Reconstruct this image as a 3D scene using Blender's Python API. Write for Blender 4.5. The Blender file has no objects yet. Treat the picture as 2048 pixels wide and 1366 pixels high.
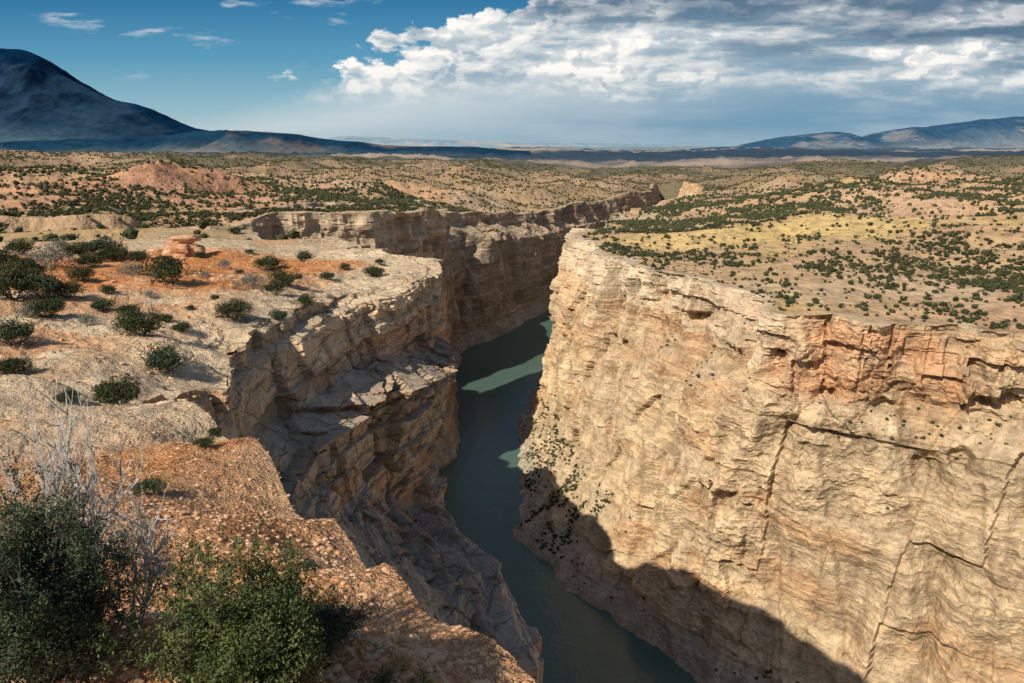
import bpy, math, time
import numpy as np
from mathutils import Vector
T0=time.time()
rng=np.random.default_rng(11)
TB=rng.permutation(1024).astype(np.int32)
VB=rng.uniform(-1,1,1024).astype(np.float32)
F=np.float32
def vn3(x,y,z,seed=0):
    x=x+seed*17.31; y=y+seed*5.77; z=z+seed*9.13
    xi=np.floor(x); yi=np.floor(y); zi=np.floor(z)
    u=x-xi; v=y-yi; w=z-zi
    u=u*u*(3-2*u); v=v*v*(3-2*v); w=w*w*(3-2*w)
    xi=xi.astype(np.int32); yi=yi.astype(np.int32); zi=zi.astype(np.int32)
    a=TB[xi&1023]; b=TB[(xi+1)&1023]
    aa=TB[(a+yi)&1023]; ab=TB[(a+yi+1)&1023]; ba=TB[(b+yi)&1023]; bb=TB[(b+yi+1)&1023]
    z0=zi; z1=zi+1
    def L(p,q,t): return p+(q-p)*t
    c0=L(L(VB[(aa+z0)&1023],VB[(ba+z0)&1023],u),L(VB[(ab+z0)&1023],VB[(bb+z0)&1023],u),v)
    c1=L(L(VB[(aa+z1)&1023],VB[(ba+z1)&1023],u),L(VB[(ab+z1)&1023],VB[(bb+z1)&1023],u),v)
    return L(c0,c1,w)
def vn2(x,y,seed=0):
    x=x+seed*17.31; y=y+seed*5.77
    xi=np.floor(x); yi=np.floor(y); u=x-xi; v=y-yi
    u=u*u*(3-2*u); v=v*v*(3-2*v)
    xi=xi.astype(np.int32); yi=yi.astype(np.int32)
    a=TB[xi&1023]; b=TB[(xi+1)&1023]
    p=VB[(a+yi)&1023]; q=VB[(b+yi)&1023]; r=VB[(a+yi+1)&1023]; s=VB[(b+yi+1)&1023]
    t0=p+(q-p)*u; t1=r+(s-r)*u
    return t0+(t1-t0)*v
def fbm2(x,y,o=4,seed=0,g=.5):
    s=0;a=1;n=0
    for i in range(o):
        s=s+a*vn2(x,y,seed+i); n+=a; a*=g
        x,y=(x*.8-y*.6)*2.03,(x*.6+y*.8)*2.03
    return s/n
def rid2(x,y,o=4,seed=0):
    s=0;a=1;n=0
    for i in range(o):
        s=s+a*(1-2*np.abs(vn2(x,y,seed+i))); n+=a; a*=.5
        x,y=(x*.8-y*.6)*2.03,(x*.6+y*.8)*2.03
    return s/n
def fbm3(x,y,z,o=4,seed=0,g=.5):
    s=0;a=1;n=0
    for i in range(o):
        s=s+a*vn3(x,y,z,seed+i); n+=a; a*=g
        x,y,z=(x*.8-y*.6)*2.03,(x*.6+y*.8)*2.03,z*2.03
    return s/n
def cell(x,y,z,seed=0):
    xi=np.floor(x+seed*3.7).astype(np.int32); yi=np.floor(y+seed*1.9).astype(np.int32); zi=np.floor(z).astype(np.int32)
    return VB[(TB[(TB[xi&1023]+yi)&1023]+zi)&1023]
def sst(a,b,x):
    t=np.clip((x-a)/(b-a),0,1); return t*t*(3-2*t)
def steps(t,seed,w=.18):
    """layered value: constant inside a bed, short smooth transition between beds"""
    i=np.floor(t).astype(np.int32); f=t-i
    a=VB[(i*7+seed*31)&1023]; b=VB[((i+1)*7+seed*31)&1023]
    return a+(b-a)*sst(1-w,1,f)

# ------------------------------------------------------------------ camera
PITCH=math.radians(16.05); CS=math.cos(PITCH); SN=math.sin(PITCH)
def ray(u,v):
    xc=(u-512)/683; yc=(341.5-v)/683
    return np.array([xc,yc*SN+CS,yc*CS-SN])
def P(u,v,s): return ray(u,v)*s
scene=bpy.context.scene
cam_d=bpy.data.cameras.new("camera"); cam=bpy.data.objects.new("camera",cam_d)
scene.collection.objects.link(cam); scene.camera=cam
cam_d.sensor_width=36; cam_d.lens=683/1024*36; cam_d.clip_start=.1; cam_d.clip_end=120000
cam.location=(0,0,0); cam.rotation_euler=(math.radians(90)-PITCH,0,0)

WATER=-250.
# ------------------------------------------------------------------ rims (x,y,z)
left_near=[(100,-150,-14),(40,-60,-10),(8,-15,-5),(3,-3,-4.2),(1.4,2,-4.3),tuple(P(600,760,5.0)),
  tuple(P(530,683,5.9)),tuple(P(430,620,7.5)),tuple(P(360,560,9.9)),tuple(P(300,515,12.6)),tuple(P(240,447,18.6)),
  tuple(P(150,408,26)),tuple(P(190,400,29)),tuple(P(232,388,32)),tuple(P(236,350,39)),tuple(P(285,322,46)),
  tuple(P(350,300,56)),tuple(P(400,287,63)),tuple(P(440,275,71)),tuple(P(434,264,77)),tuple(P(412,259,82)),tuple(P(370,254,86)),(-20,100,-16)]
left_far=[(-17.9,85.7,-13.3),(-20,100,-16),(-42,134,-19),(-96,180,-30),(-98,260,-45),(-138,330,-52),(-184,390,-52),(-137,435,-41),
  (-95,446,-42),(-66,520,-47),(-62,640,-57),(-190,504,-47),(-210,528,-47),(-194,556,-48),(-78,697,-60),(-104,750,-58),(-95,870,-78),(-60,935,-88),(-25,1000,-96),(25,1085,-104),(50,1150,-108),(85,1270,-112),(180,1440,-113),(330,1660,-108),(420,2040,-110)]  # narrow slot back from the rim is invented, cut to let sunlight onto the river
right_rim=[(500,2030,-100),(455,1690,-97),(380,1420,-95),(192,931,-82),(115,740,-78),(73,645,-75),(47,542,-70),(60,460,-70),(80,394,-70),(107,345,-70),
  (116,290,-70),(160,272,-70),(198,255,-70),(265,215,-70),(350,150,-70),(450,60,-70),(600,-80,-70)]
right_base=[(470,2040),(410,1700),(325,1440),(150,980),(60,780),(25,690),(3,575),(8,480),(2,402),(30,343),(62,308),(92,272),(128,240),(190,170),(270,90),(360,0),(500,-140)]
poly=np.array([p[:2] for p in left_near[:-1]]+[p[:2] for p in left_far[1:]]+[p[:2] for p in right_rim]+[(500,-300)])
# ------------------------------------------------------------------ plateau height
ctl=[p for p in left_near]+[p for p in left_far]+[p for p in right_rim]
ctl+=[(0,0,-1.7),(-5,-5,-1.5),(-30,-30,-3),(-70,0,-6),(1,-2,-2.2)]
for u,v,s in [(0,683,4.2),(200,683,4.3),(330,683,4.8),(100,560,7.5),(200,560,8.3),(0,480,11),(150,470,13.5),(100,440,17),(0,385,22),(60,350,30),(0,330,34),(150,340,34),(100,380,26),
    (100,290,50),(200,300,46),(250,280,58),(0,260,70),(200,258,78),(300,268,70),(0,300,44),(100,235,120),(240,240,200),(200,225,300),(100,215,350),(0,215,300),
    (0,200,500),(50,195,600),(115,180,620),(150,174,650),(190,180,660),(100,190,560),(250,195,650),(350,190,900),(480,200,1200),(300,170,1500),(100,160,1500),(0,165,1300),(480,175,1700),(530,190,1500),
    (600,180,2200),(600,170,3000),(900,300,310),(1000,280,340),(750,240,500),(650,250,480),(900,230,520),(1000,196,600),(960,190,640),(1100,190,620),(900,190,750),(1024,176,900),(750,205,850),
    (800,180,1500),(1000,160,2500),(900,168,2500),(700,172,3000),(0,158,3000),(300,160,3000),(-200,200,500),(-200,160,3000)]:
    ctl.append(tuple(P(u,v,s)))
for x in (-8000,-3500,0,3500,8000):
    ctl.append((x,6000,-150)); ctl.append((x*2.2,14000,-230)); ctl.append((x*6,40000,-500))
ctl=np.array(ctl,dtype=F)
def Zbase(x,y):
    sh=x.shape; x=x.ravel(); y=y.ravel(); out=np.empty_like(x)
    for i in range(0,len(x),60000):
        xx=x[i:i+60000,None]; yy=y[i:i+60000,None]
        d2=(xx-ctl[None,:,0])**2+(yy-ctl[None,:,1])**2+.5
        w=1/(d2*np.sqrt(d2))
        out[i:i+60000]=(w*ctl[None,:,2]).sum(1)/w.sum(1)
    return out.reshape(sh)
def canyon(x,y):
    """signed distance to the rim polygon, negative inside the canyon"""
    x=np.asarray(x); sh=x.shape; x=x.ravel().astype(F); y=np.asarray(y).ravel().astype(F)
    best=np.full(x.shape,1e18,F); ins=np.zeros(x.shape,bool)
    n=len(poly)
    for i in range(n):
        ax,ay=poly[i]; bx,by=poly[(i+1)%n]
        dx,dy=bx-ax,by-ay
        t=np.clip(((x-ax)*dx+(y-ay)*dy)/(dx*dx+dy*dy),0,1)
        best=np.minimum(best,(x-ax-t*dx)**2+(y-ay-t*dy)**2)
        if ay!=by:
            c=((ay>y)!=(by>y))&(x<(bx-ax)*(y-ay)/(by-ay)+ax)
            ins^=c
    d=np.sqrt(best); d[ins]*=-1
    return d.reshape(sh)
SL=np.array([(-700,180),(-400,250),(-300,300),(-215,350),(-150,400)])
def Zfull(x,y):
    x=np.asarray(x,dtype=F); y=np.asarray(y,dtype=F)
    r=np.sqrt(x*x+y*y)
    z=Zbase(x,y)
    damp=np.clip(canyon(x,y)/130,.05,1)
    a=np.clip((r-150)/600,0,1)*damp
    rg_=rid2(x/230,y/230,5,3)
    z=z+a*(27*rg_-6)+a*5*fbm2(x/45,y/45,3,9)+sst(700,1500,r)*28*fbm2(x/420,y/420,3,13)*damp
    b=np.clip((r-60)/150,0,1)*np.clip(1-(r-3000)/3000,0,1)
    z=z+b*.8*fbm2(x/14,y/14,3,21)
    zq=z/5.; zt=(np.floor(zq)+sst(.55,.95,zq-np.floor(zq)))*5.
    z=z+(zt-z)*.65*sst(180,350,r)*sst(-.1,.25,fbm2(x/160,y/160,3,17))*damp
    z=z+np.clip(r/4000-1,0,1)*45*rid2(x/2500,y/2500,4,33)
    y0=np.interp(x,SL[:,0],SL[:,1])+10*fbm2(x/30,y/30,3,41)
    m=sst(-130,-170,x)
    dd=y-y0
    z=z-m*13*sst(3,-3,dd)*sst(-130,-40,dd)*1.0
    c=np.clip(r/30,.12,1)*np.clip(1-(r-90)/80,0,1)
    st=fbm2(x/6,y/6,4,51)
    z=z+c*(.6*(np.round(st*4)/4*.7+st*.3)+.18*fbm2(x/1.3,y/1.3,4,61))*sst(10,24,r)
    n=np.clip(1-(r-20)/20,0,1)
    z=z+n*(.10*fbm2(x/1.1,y/1.1,3,69)+.06*fbm2(x/.5,y/.5,3,71)+.03*fbm2(x/.12,y/.12,2,75))
    return z
def hit(u,v,s0=2.5):
    s=np.geomspace(s0,5000,700); R=ray(u,v)
    x=R[0]*s; y=R[1]*s; z=R[2]*s
    g=Zfull(x,y); c=canyon(x,y)
    ok=(z<g)&(c>0)
    i=int(np.argmax(ok)) if ok.any() else 300
    return np.array([x[i],y[i],g[i]]),s[i]

# ------------------------------------------------------------------ mesh helpers
def new_obj(name,me,mat=None,parent=None):
    o=bpy.data.objects.new(name,me); scene.collection.objects.link(o)
    if mat is not None and me is not None: me.materials.append(mat)
    if parent: o.parent=parent
    return o
def mesh_np(name,V,Fc,smooth=False,col=None):
    V=np.ascontiguousarray(V,dtype=F); Fc=np.ascontiguousarray(Fc,dtype=np.int32)
    me=bpy.data.meshes.new(name); k=Fc.shape[1]
    me.vertices.add(len(V)); me.vertices.foreach_set("co",V.ravel())
    me.loops.add(Fc.size); me.loops.foreach_set("vertex_index",Fc.ravel())
    me.polygons.add(len(Fc)); me.polygons.foreach_set("loop_start",np.arange(0,Fc.size,k,dtype=np.int32))
    me.update(calc_edges=True)
    me.polygons.foreach_set("use_smooth",np.full(len(Fc),smooth))
    if col is not None:
        ca=me.color_attributes.new("Col",'FLOAT_COLOR','POINT')
        c=np.ones((len(V),4),F); c[:,:3]=col; ca.data.foreach_set("color",c.ravel())
    return me
def grid_faces(nu,nv):
    i=np.arange((nu-1)*(nv-1)); a=(i//(nv-1))*nv+i%(nv-1)
    return np.stack([a,a+nv,a+nv+1,a+1],1)
def gnormal(G):
    du=np.gradient(G,axis=0); dv=np.gradient(G,axis=1)
    n=np.cross(du,dv); n/=np.linalg.norm(n,axis=2,keepdims=True)+1e-9
    return n
# ------------------------------------------------------------------ materials
class NT:
    def __init__(s,t): s.t=t
    def n(s,ty,ins=None,**k):
        nd=s.t.nodes.new(ty)
        for a,b in k.items(): setattr(nd,a,b)
        if ins:
            for a,b in ins.items(): s.put(nd.inputs[a],b)
        return nd
    def put(s,i,v):
        if isinstance(v,bpy.types.NodeSocket): s.t.links.new(v,i)
        else:
            if hasattr(i,'default_value'):
                try: i.default_value=v
                except Exception: i.default_value=(*v,1)
    def m(s,op,a,b=0.,c=0.,clamp=False):
        nd=s.n('ShaderNodeMath',operation=op,use_clamp=clamp); s.put(nd.inputs[0],a); s.put(nd.inputs[1],b); s.put(nd.inputs[2],c); return nd.outputs[0]
    def mix(s,f,a,b,bt='MIX'):
        nd=s.n('ShaderNodeMixRGB',blend_type=bt); s.put(nd.inputs[0],f)
        for i,v in ((1,a),(2,b)):
            if isinstance(v,tuple): v=(*v,1) if len(v)==3 else v
            s.put(nd.inputs[i],v)
        return nd.outputs[0]
    def mr(s,v,a,b,c=0.,d=1.,smooth=True):
        nd=s.n('ShaderNodeMapRange'); nd.interpolation_type='SMOOTHSTEP' if smooth else 'LINEAR'
        for i,q in enumerate((v,a,b,c,d)): s.put(nd.inputs[i],q)
        return nd.outputs[0]
    def noise(s,vec,scale,detail=4,rough=.55,dim='3D'):
        nd=s.n('ShaderNodeTexNoise',{'Vector':vec,'Scale':scale,'Detail':detail,'Roughness':rough},noise_dimensions=dim); return nd.outputs[0]
def mat_new(name,spec=.12):
    m=bpy.data.materials.new(name); m.use_nodes=True; t=m.node_tree; t.nodes.clear(); nt=NT(t)
    out=nt.n('ShaderNodeOutputMaterial'); b=nt.n('ShaderNodeBsdfPrincipled'); t.links.new(b.outputs[0],out.inputs[0])
    b.inputs['Specular IOR Level'].default_value=spec; b.inputs['Roughness'].default_value=.95
    return m,nt,b
def terrain_mat(name,scales,dist,var=.35,strata=0.,crack=0.,sk=1.,scol=.15,ck=.25,cs=(.55,.55,1.5),cc=.65,spec=.12):
    m,nt,b=mat_new(name,spec)
    col=nt.n('ShaderNodeAttribute',attribute_name="Col").outputs['Color']
    pos=nt.n('ShaderNodeNewGeometry').outputs['Position']
    hs=None
    c=col
    def grey(f): return nt.n('ShaderNodeCombineXYZ',{0:f,1:f,2:f}).outputs[0]
    for i,(sc,amp) in enumerate(scales):
        n=nt.noise(pos,sc,7,.62)
        h=nt.m('MULTIPLY',n,amp)
        hs=h if hs is None else nt.m('ADD',hs,h)
        if i<2: c=nt.mix(1.,c,grey(nt.mr(n,.3,.7,1-var,1+var,False)),'MULTIPLY')
    if strata:
        mp=nt.n('ShaderNodeMapping',{'Vector':pos,'Scale':(.05*strata,.05*strata,1.*strata)}).outputs[0]
        n=nt.noise(mp,1.,8,.68)
        hs=nt.m('ADD',hs,nt.m('MULTIPLY',n,sk*dist))
        c=nt.mix(1.,c,grey(nt.mr(n,.35,.65,1-scol,1+scol*.7,False)),'MULTIPLY')
    if crack:
        w=nt.n('ShaderNodeVectorMath',{0:pos,1:nt.n('ShaderNodeVectorMath',{0:nt.n('ShaderNodeTexNoise',{'Vector':pos,'Scale':crack*.7,'Detail':4.}).outputs[1],1:(1.2/crack,)*3},operation='MULTIPLY').outputs[0]},operation='ADD').outputs[0]
        mp=nt.n('ShaderNodeMapping',{'Vector':w,'Scale':cs}).outputs[0]
        vo=nt.n('ShaderNodeTexVoronoi',{'Vector':mp,'Scale':crack},feature='DISTANCE_TO_EDGE').outputs[0]
        k=nt.mr(vo,0.,.05,0.,1.,False)
        hs=nt.m('ADD',hs,nt.m('MULTIPLY',k,ck*dist))
        c=nt.mix(.6,c,grey(nt.mr(vo,0.,.035,cc,1.,False)),'MULTIPLY')
    nt.put(b.inputs['Base Color'],c)
    bp=nt.n('ShaderNodeBump',{'Height':hs,'Strength':1.,'Distance':1.})
    nt.put(b.inputs['Normal'],bp.outputs[0])
    return m
M_near=terrain_mat("jointed_limestone",[(1.1,.30),(6.,.12)],.32,.26,strata=1.8,crack=.45,scol=.22,sk=1.1,ck=.45,cc=.45,cs=(.6,.6,1.5))
M_right=terrain_mat("canyon_wall_limestone",[(.12,2.4),(.6,1.4)],1.3,.25,strata=.42,sk=.8,scol=.18)
M_far=terrain_mat("distant_wall_limestone",[(.05,4.),(.3,1.5)],2.5,.22,strata=.22,sk=1.3,scol=.24)
M_mtn=terrain_mat("mountain_slope",[(.003,30.),(.02,8.)],5,.2,spec=0.)
def ground_mat():
    m,nt,b=mat_new("desert_ground",.05)
    col=nt.n('ShaderNodeAttribute',attribute_name="Col").outputs['Color']
    pos=nt.n('ShaderNodeNewGeometry').outputs['Position']
    r=nt.n('ShaderNodeVectorMath',{0:pos},operation='LENGTH').outputs['Value']
    near=nt.mr(r,12.,45.,1.,0.); mid=nt.mr(r,60.,500.,1.,0.)
    n1=nt.noise(pos,20.,4,.6); n2=nt.noise(pos,1.3,6,.65); n3=nt.noise(pos,.12,5,.6)
    v=nt.n('ShaderNodeTexVoronoi',{'Vector':pos,'Scale':19.,'Randomness':1.}); 
    v2=nt.n('ShaderNodeTexVoronoi',{'Vector':pos,'Scale':46.})
    vf=nt.mr(v.outputs[0],0.,.6,1.14,.74,False)
    c=col
    def mul(c,f,k=1.):
        return nt.mix(k,c,nt.n('ShaderNodeCombineXYZ',{0:f,1:f,2:f}).outputs[0],'MULTIPLY')
    c=mul(c,nt.mr(n2,.3,.7,.70,1.30,False),mid)
    c=mul(c,nt.mr(n3,.3,.7,.82,1.18,False))
    c=mul(c,vf,near)
    sep=nt.n('ShaderNodeSeparateColor',{0:v2.outputs['Color']})
    peb=nt.m('MULTIPLY',nt.mr(sep.outputs[0],.68,.76,0.,.5),near)
    c=nt.mix(peb,c,(.68,.44,.26))
    nt.put(b.inputs['Base Color'],c)
    h=nt.m('MULTIPLY',nt.m('ADD',nt.m('MULTIPLY',n1,.02),nt.m('MULTIPLY',v2.outputs[0],-.018)),near)
    h=nt.m('ADD',h,nt.m('MULTIPLY',nt.m('MULTIPLY',v.outputs[0],-.04),near))
    h=nt.m('ADD',h,nt.m('MULTIPLY',nt.m('MULTIPLY',n2,.6),mid))
    h=nt.m('ADD',h,nt.m('MULTIPLY',n3,nt.mr(r,60.,300.,.3,4.)))
    nt.put(b.inputs['Normal'],nt.n('ShaderNodeBump',{'Height':h,'Strength':1.,'Distance':1.}).outputs[0])
    return m
M_ground=ground_mat()
def simple_mat(name,c1,c2,scale,rough=.9,trans=0.):
    m,nt,b=mat_new(name)
    pos=nt.n('ShaderNodeNewGeometry').outputs['Position']
    n=nt.noise(pos,scale,3,.6)
    nt.put(b.inputs['Base Color'],nt.mix(nt.mr(n,.35,.65),c1,c2)); b.inputs['Roughness'].default_value=rough
    return m
M_leaf=simple_mat("juniper_foliage",(.040,.052,.024),(.080,.090,.038),1.2)
M_scrub=simple_mat("scrub_foliage",(.034,.042,.022),(.075,.080,.038),.3)
M_leafg=simple_mat("green_leaf",(.050,.078,.028),(.145,.17,.058),6.,.6)
M_leafd=simple_mat("dark_leaf",(.035,.058,.032),(.095,.12,.065),6.,.6)
M_sage=simple_mat("sage_foliage",(.16,.16,.12),(.25,.24,.19),3.)
M_bark=simple_mat("dark_bark",(.05,.042,.035),(.12,.10,.085),12.)
M_dead=simple_mat("weathered_dead_wood",(.28,.265,.255),(.55,.52,.49),14.)
M_stone=simple_mat("gravel_stone",(.52,.26,.13),(.68,.46,.29),3.)
M_redrock=simple_mat("red_sandstone",(.40,.19,.10),(.62,.40,.25),.9)
M_grass=simple_mat("dry_grass_blade",(.35,.27,.09),(.5,.42,.2),5.)

# ------------------------------------------------------------------ ground sheet
def lerp3(a,b,t): return a+(b-a)*t[...,None]
C=lambda *c: np.array(c,dtype=F)
def ground_color(x,y,z):
    r=np.sqrt(x*x+y*y)
    orange=C(.60,.255,.10); tan=C(.47,.325,.20); grass=C(.49,.35,.17); pale=C(.67,.535,.37); red=C(.52,.27,.165)
    n1=fbm2(x/9,y/9,4,101); n2=fbm2(x/70,y/70,4,111); n3=fbm2(x/260,y/260,3,121)
    cdist=canyon(x,y)
    px,py,_=P(185,270,66); patch=sst(1.15,.85,np.hypot((x-px)/19,(y-py)/20)+.45*n1)
    fg=sst(21,17,r+6*n1)
    org=lerp3(np.broadcast_to(orange,x.shape+(3,)),C(.63,.38,.21),sst(-.05,.4,fbm2(x/1.6,y/1.6,4,103))*.5)
    org=lerp3(org,C(.68,.47,.30),sst(1.0,.2,cdist+.8*fbm2(x/1.2,y/1.2,3,107))*.45)
    far_in=sst(3,9,cdist+5*n1)
    near=lerp3(np.broadcast_to(pale,x.shape+(3,)),org,np.maximum(np.maximum(patch*far_in,fg),sst(.08,.22,n1+.25*fbm2(x/3,y/3,3,109))*.55*far_in))
    near=lerp3(near,C(.47,.37,.27),sst(.1,.4,fbm2(x/4,y/4,4,113))*.35)
    mid=lerp3(np.broadcast_to(tan,x.shape+(3,)),grass,sst(.05,.45,n2+.06*sst(0,150,x))*.8)
    mid=lerp3(mid,C(.50,.29,.18),sst(.0,.38,fbm2(x/75,y/75,4,131)+.25*n3+.08*sst(0,-150,x))*.6)
    mid=lerp3(mid,C(.54,.42,.30),sst(.1,.45,fbm2(x/90,y/90,4,137))*.5)
    hx,hy,_=P(150,174,650)
    mid=lerp3(mid,red,sst(170,60,np.hypot((x-hx)*.8,(y-hy)*.7)+60*n2)*.85)
    hx,hy,_=P(985,192,620)
    mid=lerp3(mid,C(.53,.34,.22),sst(170,60,np.hypot((x-hx)*.8,(y-hy)*.7)+60*n2)*.7)
    gx,gy,_=P(790,238,500)
    mid=lerp3(mid,C(.62,.46,.20),sst(1.15,.55,np.hypot((x-gx)/150,(y-gy)/50)+.6*n2)*.8)
    gx,gy,_=P(245,240,200)
    mid=lerp3(mid,grass,sst(40,15,np.hypot((x-gx),(y-gy)*.8)))
    scr=fbm2(x/5,y/5,2,141)
    mid=lerp3(mid,C(.15,.125,.07),sst(.1,.5,scr)*.5*np.clip((r-120)/300,0,1))
    col=lerp3(near,mid,sst(85,150,r))
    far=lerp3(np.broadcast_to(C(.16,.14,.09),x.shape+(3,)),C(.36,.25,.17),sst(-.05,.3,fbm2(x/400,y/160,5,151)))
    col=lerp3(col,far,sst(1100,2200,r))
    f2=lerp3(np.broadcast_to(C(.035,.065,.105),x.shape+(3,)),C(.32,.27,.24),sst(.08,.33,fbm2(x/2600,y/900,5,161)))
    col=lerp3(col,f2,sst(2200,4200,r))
    col=lerp3(col,C(.20,.29,.36),sst(7000,22000,r))  # distance haze painted into the base colour of the far plain
    return col
NA,NR=1050,1150
ang=np.radians(np.linspace(-62,52,NA)); rad=np.concatenate([[.0],np.geomspace(1.2,45000,NR-1)])
A,R=np.meshgrid(ang,rad,indexing='ij')
X=(R*np.sin(A)).astype(F); Y=(R*np.cos(A)-1.5).astype(F)
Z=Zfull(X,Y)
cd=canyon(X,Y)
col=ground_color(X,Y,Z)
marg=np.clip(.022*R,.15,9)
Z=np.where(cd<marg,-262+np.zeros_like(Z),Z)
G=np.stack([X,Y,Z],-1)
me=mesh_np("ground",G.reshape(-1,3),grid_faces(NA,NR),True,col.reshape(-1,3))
go=new_obj("ground",me,M_ground); go["kind"]="structure"; go["label"]="orange and tan desert plateau with scrub and bare rock"; go["category"]="ground"
print("ground",time.time()-T0)

# ------------------------------------------------------------------ cliff sheets
def smooth1(a,k):
    if k<1: return a
    ker=np.hanning(2*k+3)[1:-1]; ker/=ker.sum()
    p=np.concatenate([np.repeat(a[:1],k,0),a,np.repeat(a[-1:],k,0)])
    out=np.empty_like(a)
    for c in range(a.shape[1]): out[:,c]=np.convolve(p[:,c],ker,'valid')
    return out
def sheet(name,lev,nu,nvs,nstrip,side,stripk,dispf,colf,mat,label,smooth,zk,flat_shade=True,zdir=1.):
    lev=np.array(lev,dtype=np.float64)
    mid=lev[:,1,:]; seg=np.linalg.norm(np.diff(lev[:,0],axis=0),axis=1)+.5*np.linalg.norm(np.diff(mid,axis=0),axis=1)
    dep=np.maximum(np.linalg.norm((lev[1:,0]+lev[:-1,0])/2,axis=1),5)
    wgt=seg/dep
    behind=((lev[1:,0,1]+lev[:-1,0,1])<0); wgt[behind]*=.1
    cum=np.concatenate([[0],np.cumsum(wgt)]); t=np.linspace(0,cum[-1],nu)
    L=[]
    for l in range(lev.shape[1]):
        a=np.stack([np.interp(t,cum,lev[:,l,c]) for c in range(3)],1)
        L.append(smooth1(a,smooth))
    rim=L[0]
    tg=np.gradient(smooth1(rim,smooth*2)[:,:2],axis=0); tg/=np.linalg.norm(tg,axis=1,keepdims=True)+1e-9
    inl=np.stack([-tg[:,1],tg[:,0]],1)*side
    rr=np.linalg.norm(rim[:,:2],axis=1); w=np.clip(stripk*rr,1.,30)
    w=smooth1(w[:,None],smooth)[:,0]
    rows=[];fade=[];isstrip=[]
    for j in range(nstrip):
        q=1-j/nstrip; a=rim.copy(); a[:,:2]+=inl*(w*q**1.3)[:,None]; rows.append(a); fade.append(sst(1.,.25,q)); isstrip.append(q)
    for l in range(len(L)-1):
        for j in range(nvs[l]):
            q=j/nvs[l]; rows.append(L[l]*(1-q)+L[l+1]*q); fade.append(1.); isstrip.append(0.)
    rows.append(L[-1]); fade.append(1.); isstrip.append(0)
    G=np.stack(rows,1); nv=G.shape[1]
    fade=np.array(fade)[None,:]; isstrip=np.array(isstrip)
    N=gnormal(G)
    out=(L[-1]-L[0]); out[:,2]=0
    s=np.sign((N*out[:,None,:]).sum()+N[:,:,2].sum()*10); N=N*s
    k=np.zeros(nv); k[nstrip:]=np.clip((np.arange(nv-nstrip))/12,0,1)
    outd=-inl
    D=N.copy(); D[:,:,:2]=N[:,:,:2]*k[None,:,None]+outd[:,None,:]*((1-k)*.9+.1+.25*(1-zdir))[None,:,None]
    D[:,:,2]*=k[None,:]*zdir
    D/=np.linalg.norm(D,axis=2,keepdims=True)+1e-9
    x,y,z=[G[:,:,i].astype(F) for i in range(3)]
    d,det=dispf(x,y,z,rr[:,None])
    G=G+D*(d*fade)[:,:,None]
    top=nstrip+1
    zz=Zfull(G[:,:top,0],G[:,:top,1])
    q=isstrip[:top][None,:]
    G[:,:top,2]=zz+zk*np.clip(rr,8,400)[:,None]*(.0012*(1-q*1.6))
    dz=(G[:,top-1,2]-rim[:,2])
    nb=nvs[0]
    fall=np.clip(1-np.arange(1,nb)/nb,0,1)
    G[:,top:top+nb-1,2]+=dz[:,None]*fall[None,:]
    N2=gnormal(G)*s
    col=colf(G[:,:,0].astype(F),G[:,:,1].astype(F),G[:,:,2].astype(F),N2,det,rr[:,None])
    nt_=top+10
    gc=ground_color(G[:,:nt_,0].astype(F),G[:,:nt_,1].astype(F),None)
    fgm=sst(24,18,rr)[:,None]
    bl=np.maximum((sst(.05,.45,isstrip[:nt_]))[None,:],fgm)[:,:,None]
    col[:,:nt_]=col[:,:nt_]*(1-bl)+gc*bl
    me=mesh_np(name,G.reshape(-1,3),grid_faces(nu,nv),not flat_shade,col.reshape(-1,3))
    o=new_obj(name,me,mat); o["kind"]="structure"; o["label"]=label; o["category"]="cliff"
    me.materials.append(M_ground)
    mi=np.zeros((nu-1,nv-1),np.int32); mi[:,:top+9][rr[:-1]<22]=1
    mi[:,:int(nstrip*.6)]=1
    me.polygons.foreach_set("material_index",mi.ravel())
    print(name,G.shape,time.time()-T0)
    return G,N2,N
def crackn(x,y,z,seed,wd): return np.clip(1-np.abs(vn3(x,y,z,seed))/wd,0,1)

down=lambda p,o,dz: (p[0]+o[0],p[1]+o[1],p[2]+dz)
near=[]
for i,p in enumerate(left_near[:11]):
    d=(.9,.45)
    near.append([p]+[down(p,(d[0]*a,d[1]*a),b) for a,b in ((.5,-3),(1.,-6),(2,-12),(4,-20),(9,-40),(45,-240-p[2]-12))])
def st(*a):
    pts=[tuple(P(*q)) for q in a]; l=pts[-1]
    pts.append((l[0]+16,l[1]+14,-262)); near.append(pts)
st((150,408,26),(160,450,26),(200,500,27),(255,560,27),(320,660,28),(370,800,29))
st((190,400,29),(198,445,29),(220,490,29),(275,550,29),(340,640,30),(385,790,31))
st((232,388,32),(236,445,32),(250,480,31),(300,540,31),(362,610,32),(405,760,33))
st((236,350,39),(250,435,38.5),(268,465,37.5),(305,530,37.5),(385,605,37.5),(440,720,37))
st((285,322,46),(288,412,45),(308,445,42.5),(335,520,42),(415,600,41),(480,700,39.5))
st((350,300,56),(352,368,55),(370,405,49),(375,490,51),(445,590,46),(508,700,42.5))
st((400,287,63),(400,352,62.5),(430,385,54.5),(405,495,59),(485,575,50),(523,675,45))
st((440,275,71),(438,345,71),(472,366,65),(428,507,64),(500,565,56),(528,655,49))
st((434,264,77),(434,335,79),(464,352,73),(420,500,75),(468,555,66),(510,640,60))
st((412,259,82),(415,310,86),(438,330,87),(410,450,90),(425,530,88),(450,610,86))
for p in (left_near[-2],left_near[-1]):
    near.append([p]+[down(p,(1*a,6*a),b) for a,b in ((.3,-7),(1.,-10),(1.3,-24),(2,-28),(3,-45),(6,-240))])
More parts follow.
